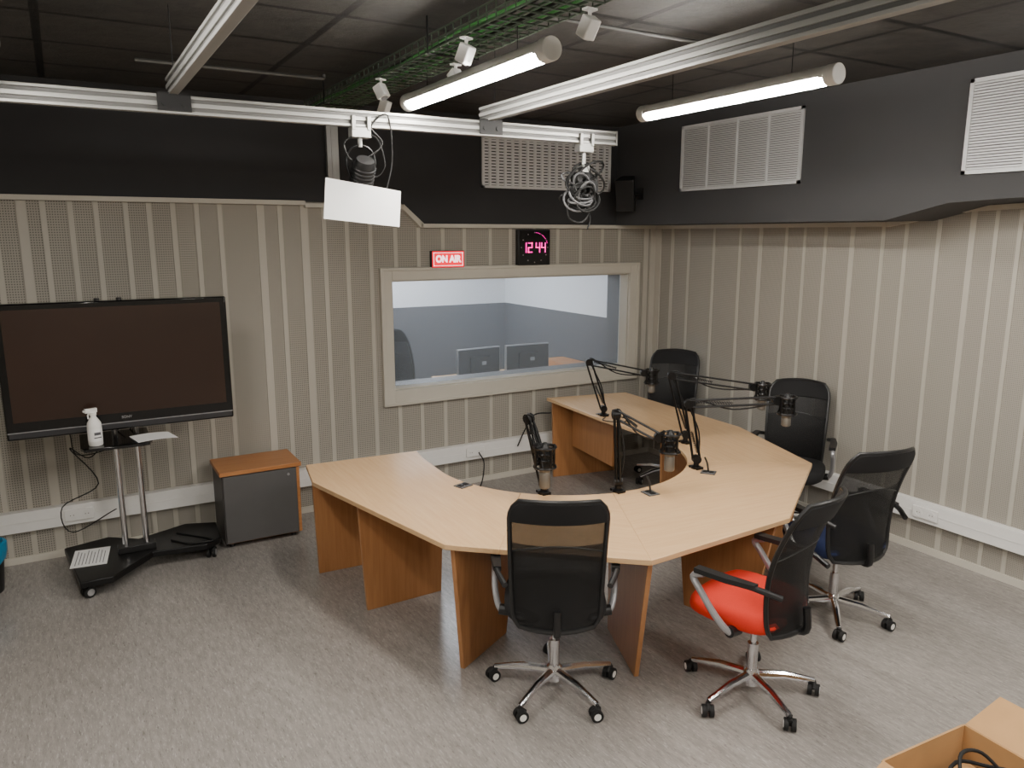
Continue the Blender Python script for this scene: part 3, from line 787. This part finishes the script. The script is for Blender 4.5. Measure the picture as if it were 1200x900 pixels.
def wsock(loc, rz, n=2):
    e = thing('wall_socket', 'white power sockets on the cable trunking', 'socket', loc, rz, 'trunking sockets')
    MB().box((-.045 * n, -.012, -.04), (.045 * n, 0, .04)).obj('plate', 'white', e, bevel=.003)
    for i in range(n):
        c = MB()
        X = Matrix.Translation((-.045 * (n - 1) + .09 * i, -.0125, 0)) @ Matrix.Rotation(PI / 2, 4, 'X')
        c.lathe([(.027, -.0), (.027, .002), (.022, .002), (.022, -.0005), (0, -.0005)], 20, 0, X)
        for s in (-.0095, .0095): c.tube([(s, 0, -.0003), (s, 0, .0012)], .003, 8, 1, X)
        c.obj('outlet', ['white', 'black'], e)
wsock((-.06, D - .0635, .305), 0)
wsock((3.02, D - .0635, .305), 0)
wsock((W - .0635, 2.92, .305), -PI / 2)
tag(MB().tube([(3.05, D - .08, .30), (3.08, D - .12, .2), (3.0, D - .2, .03), (2.8, D - .35, .008), (2.9, D - .8, .008), (3.3, D - .9, .008), (3.5, D - .5, .008)], .006, 8, sm=8).obj('power_cable', 'rubber'), 'black power cable trailing from the wall socket', 'cable')
tag(MB().tube([(3.45, D - .08, .30), (3.5, D - .12, .45), (3.52, D - .25, .62), (3.6, D - .4, .66)], .006, 8, sm=8).obj('power_cable', 'rubber'), 'black cable running from trunking up to the desk', 'cable')

# ------------------------------------------------------------------ ceiling rails
def rail(label, a, c):
    a, c = Vector(a), Vector(c)
    e = thing('ceiling_rail', label, 'rail', a, 0, 'aluminium lighting rails')
    d = c - a; Lg = d.length
    X = Matrix.Rotation(math.atan2(d.y, d.x), 4, 'Z')
    b = MB()
    b.box((0, -.012, -.036), (Lg, .012, .036), 1, X)
    for z in (-.04, .026):
        b.box((0, -.02, z), (Lg, .02, z + .014), 0, X)
    b.box((0, -.02, -.010), (Lg, .02, .010), 0, X)
    b.obj('profile', ['alu', 'alud'], e, bevel=.002)
    return e
ZR = 2.77
r1 = rail('long aluminium rail hung across the room', (-1.4, 3.87, ZR), (2.96, 3.87, ZR))
r2 = rail('aluminium rail resting on the cross rail', (2.10, .2, ZR + .081), (2.10, 3.95, ZR + .081))
r3 = rail('aluminium rail resting on the cross rail', (.50, .2, ZR + .081), (.50, 3.93, ZR + .081))
for x in (.50, 2.10):
    lx = x + 1.4
    MB().box((lx - .07, -.03, -.03), (lx + .07, -.0205, .048)).tube([(lx - .04, -.03, .0), (lx - .04, -.036, .0)], .012, 10).tube([(lx + .04, -.03, .0), (lx + .04, -.036, .0)], .012, 10).obj('bracket', 'black', r1)
MB().box((4.36, -.022, -.042), (4.368, .022, .042)).obj('end_cap', 'alu', r1)
for e, ys in ((r1, (.3,)), (r2, (.9, 3.6)), (r3, (.9, 3.6))):
    for q in ys:
        dx, dy = (q, 0) if e is r1 else (0, q)
        MB().tube([(dx, dy, .04), (dx, dy, H - e.location.z)], .002, 6).obj('hanger_rod', 'blackm', e)
po = thing('rail_post', 'vertical aluminium post on the dark upper wall', 'post', (1.84, D - .055, Z1 + .006))
MB().box((-.045, -.02, 0), (.045, .02, .72)).box((-.012, -.024, 0), (.012, -.02, .72)).obj('profile', 'alu', po, bevel=.002)
MB().box((-.06, -.03, 0), (.06, .022, .012)).obj('foot_plate', 'alud', po)

# ------------------------------------------------------------------ tube lights
def tube_light(x, y0, y1, z=2.88, top=None):
    e = thing('tube_light', 'suspended tubular fluorescent light with white housing', 'light', (x, (y0 + y1) / 2, z), 0, 'fluorescent tube lights')
    h = (y1 - y0) / 2; r = .042
    XR = Matrix.Rotation(-PI / 2, 4, 'X')
    def half(a0, a1, rr, n=14): return [(rr * math.cos(math.radians(a0 + (a1 - a0) * i / n)), rr * math.sin(math.radians(a0 + (a1 - a0) * i / n))) for i in range(n + 1)]
    MB().prism(half(-200 + 5, 20 - 5, r), -h, h, 0, XR).obj('housing', 'white', e)
    MB().prism(half(10, 170, r * 1.01), -h + .02, h - .02, 0, XR).obj('diffuser', 'glow', e)
    for s in (-1, 1):
        MB().tube([(0, s * h, 0), (0, s * (h + .055), 0)], r * 1.08, 20).obj('end_cap', 'white', e, bevel=.004)
        MB().tube([(0, s * (h - .2), r - .005), (0, s * (h - .2), (top or H) - z)], .002, 6).obj('hanger_rod', 'blackm', e)
for x, a, c in ((1.65, 2.60, 3.88), (2.96, 2.36, 3.56), (-.16, 2.05, 3.42), (-.16, -.6, .77), (1.65, -.6, .77), (2.96, -.6, .77), (3.9, .2, 1.5)):  # tubes behind and beside the camera are unseen, added to light the room
    tube_light(x, a, c, top=3.012 if (x == 1.65 and a > 0) else None)

# ------------------------------------------------------------------ cable tray with green cables
ty0, ty1 = 1.2, 5.5
tr = thing('cable_tray', 'wire basket cable tray with green cables under the ceiling', 'cable tray', (1.66, ty0, 3.03))
b = MB(); LT = ty1 - ty0
for x, z in ((-.12, .06), (-.12, .025), (-.12, -.01), (-.06, -.01), (0, -.01), (.06, -.01), (.12, -.01), (.12, .025), (.12, .06)):
    b.tube([(x, 0, z), (x, LT, z)], .0045, 6)
q = 0
while q <= LT:
    b.tube([(-.12, q, .062), (-.12, q, -.012), (.12, q, -.012), (.12, q, .062)], .0045, 6); q += .075
b.obj('basket', 'tray', tr)
for q in (.6, 2.2, 3.8):
    MB().tube([(-.13, q, H - 3.03), (-.13, q, -.02), (.13, q, -.02), (.13, q, H - 3.03)], .005, 6).obj('hanger', 'blackm', tr)
b = MB()
for k in range(7):
    x0 = -.085 + .028 * k
    b.tube([(x0 + .02 * math.sin(k * 2 + i * 1.3), LT * i / 9, .004 + .010 * (k % 3) + .014 * abs(math.sin(i + k))) for i in range(10)], .0065, 7, 1 if k in (2, 5) else 0, sm=4)
b.obj('cable_bundle', ['green', 'rubber'], tr, loc=(0, 0, .007), label='green data cables laid in the tray')
def spot(x, y, z, rx, rz, label='small white swivel spotlight clipped to the cable tray'):
    e = thing('spotlight', label, 'spotlight', (x, y, z), rz, 'white spotlights on the tray')
    X = Matrix.Rotation(rx, 4, 'X')
    MB().tube([(0, 0, .0), (0, 0, .055)], .007, 8).cbox((0, 0, .055), (.05, .03, .008)).obj('mount', 'white', e)
    MB().prism([(-.026, -.026), (.026, -.026), (.031, .026), (-.031, .026)], -.045, .03, 0, X).obj('head', 'white', e, bevel=.005)
    MB().tube([(0, 0, -.045), (0, 0, -.048)], .019, 14, 0, X).obj('lens', 'silver', e)
spot(1.55, 3.05, 2.95, .5, .4); spot(1.745, 3.55, 2.955, -.6, .2); spot(1.75, 2.45, 2.95, .6, .1)
spot(1.55, 4.05, 2.95, -.5, .5); spot(1.745, 4.50, 2.95, .4, .6)
tag(MB().tube([(.45, 4.88, H - .03), (1.50, 4.88, H - .03)], .011, 8).tube([(1.50, 4.88, H - .03), (1.50, 4.88, H - .005)], .011, 8).obj('conduit', 'alud'), 'thin grey metal conduit under the ceiling', 'pipe')
tag(MB().tube([(1.95, 3.05, H - .03), (3.2, 3.05, H - .03)], .009, 8).obj('conduit', 'alud'), 'thin grey metal conduit under the ceiling', 'pipe')

# ------------------------------------------------------------------ hanging studio lamp with diffuser sheet
lp = thing('hanging_lamp', 'black studio lamp hanging from the rail with white diffuser sheet', 'studio lamp', (1.36, 3.87, ZR - .0365))
MB().cbox((0, 0, -.03), (.10, .06, .05)).box((-.05, -.035, -.02), (-.03, -.021, .05)).box((.03, -.035, -.02), (.05, -.021, .05)).tube([(0, 0, -.05), (0, 0, -.10)], .012, 10).obj('clamp', 'alu', lp, bevel=.003)
MB().tube([(-.06, 0, -.24), (-.075, 0, -.16), (-.04, 0, -.10), (.04, 0, -.10), (.075, 0, -.16), (.06, 0, -.24)], .007, 8, sm=4).obj('yoke', 'blackm', lp)
X = Matrix.Translation((0, -.02, -.24)) @ Matrix.Rotation(math.radians(35), 4, 'X')
b = MB().lathe([(0, .09), (.045, .09), (.055, .06), (.055, -.05), (.065, -.08), (.06, -.08), (0, -.06)], 20, 0, X)
for k in range(5): b.tube([(.058 * math.cos(q), .058 * math.sin(q), .05 - .02 * k) for q in [2 * PI * j / 20 for j in range(20)]], .004, 6, 0, X, closed=True)
b.obj('lamp_body', 'black', lp)
for s in (-1, 1):
    MB().box((-.09, s * .07 - .002, -.16), (.09, s * .07 + .002, -.085), 0, X).obj('barn_door', 'black', lp)
vs = []; fs = []
for i in range(9):
    for j in range(4):
        u = -1 + 2 * i / 8; v = j / 3
        vs.append((u * .185 + .012 * v, -.12 + .06 * v - .006 * (1 - u * u), -.475 + .19 * v - .02 * u - .012 * u * v))
for i in range(8):
    for j in range(3): a = i * 4 + j; fs.append((a, a + 4, a + 5, a + 1))
MB().add(vs, fs).obj('diffuser_sheet', 'paper', lp, rot=(0, 0, -.38), label='white diffuser sheet')
b = MB().tube([(.04, 0, -.03), (.10, .01, -.06), (.13, .0, -.18), (.09, .02, -.24), (.03, 0, -.2)], .004, 6, sm=6).tube([(-.03, -.02, -.04), (-.09, -.02, -.09), (-.05, -.03, -.17), (.06, -.03, -.13), (.11, -.02, -.07), (.05, -.03, .0), (.14, -.03, .06), (.17, 0, -.15), (.13, 0, -.32)], .004, 6, sm=6)
b.obj('cable', 'rubber', lp)

l2 = thing('hanging_cable_coil', 'looped grey and black cables hung with a clamp from the rail', 'cable', (2.74, 3.87, ZR - .0365))
MB().cbox((0, 0, -.03), (.10, .06, .05)).box((-.05, -.035, -.02), (-.03, -.021, .05)).box((.03, -.035, -.02), (.05, -.021, .05)).tube([(0, 0, -.05), (0, 0, -.16)], .013, 10).cbox((0, 0, -.15), (.05, .05, .04)).obj('clamp', 'alu', l2, bevel=.003)
b = MB()
rnd = random.Random(3)
for k in range(22):
    cx_, cz_ = rnd.uniform(-.05, .05), rnd.uniform(-.34, -.16)
    rx_, rz_ = rnd.uniform(.06, .13), rnd.uniform(.02, .07)
    ph_ = rnd.uniform(0, PI); yy = rnd.uniform(-.03, .03); tl = rnd.uniform(-.6, .6)
    pts = []
    for j in range(18):
        q = 2 * PI * j / 18
        px_, pz_ = rx_ * math.cos(q), rz_ * math.sin(q)
        pts.append((cx_ + px_ * math.cos(tl) - pz_ * math.sin(tl), yy + .03 * math.sin(q + ph_), cz_ + px_ * math.sin(tl) + pz_ * math.cos(tl)))
    b.tube(pts, .0065, 6, 1 if k % 3 == 0 else 0, closed=True)
b.tube([(-.05, -.02, -.30), (-.12, -.02, -.36), (-.11, -.02, -.44), (-.02, -.02, -.46), (.03, -.02, -.40), (.0, -.02, -.34)], .006, 6, 0, sm=6)
b.tube([(.0, -.02, -.34), (.04, -.02, -.44), (.02, -.02, -.50)], .005, 6, 0, sm=6)
b.obj('cable_loops', ['rubber', 'cablegrey'], l2)
MB().tube([(0, 0, -.12), (.03, 0, -.2), (-.02, 0, -.27)], .026, 8, sm=4).cbox((.06, 0, -.25), (.06, .05, .07)).cbox((-.05, 0, -.22), (.05, .05, .08)).obj('connector', 'black', l2)

# ------------------------------------------------------------------ world, camera
w = bpy.data.worlds.new('world'); SC.world = w; w.use_nodes = True
w.node_tree.nodes['Background'].inputs[0].default_value = (.02, .02, .022, 1)
w.node_tree.nodes['Background'].inputs[1].default_value = .3

cam = bpy.data.cameras.new('camera'); co = bpy.data.objects.new('camera', cam); COL.objects.link(co)
cam.sensor_width = 36.0; cam.sensor_fit = 'HORIZONTAL'
cam.lens = 898.4 / 1200 * 36
cam.clip_start = .05
co.location = (0, 0, 2.2)
co.rotation_euler = (PI / 2 - .1922, 0, -.526)
SC.camera = co
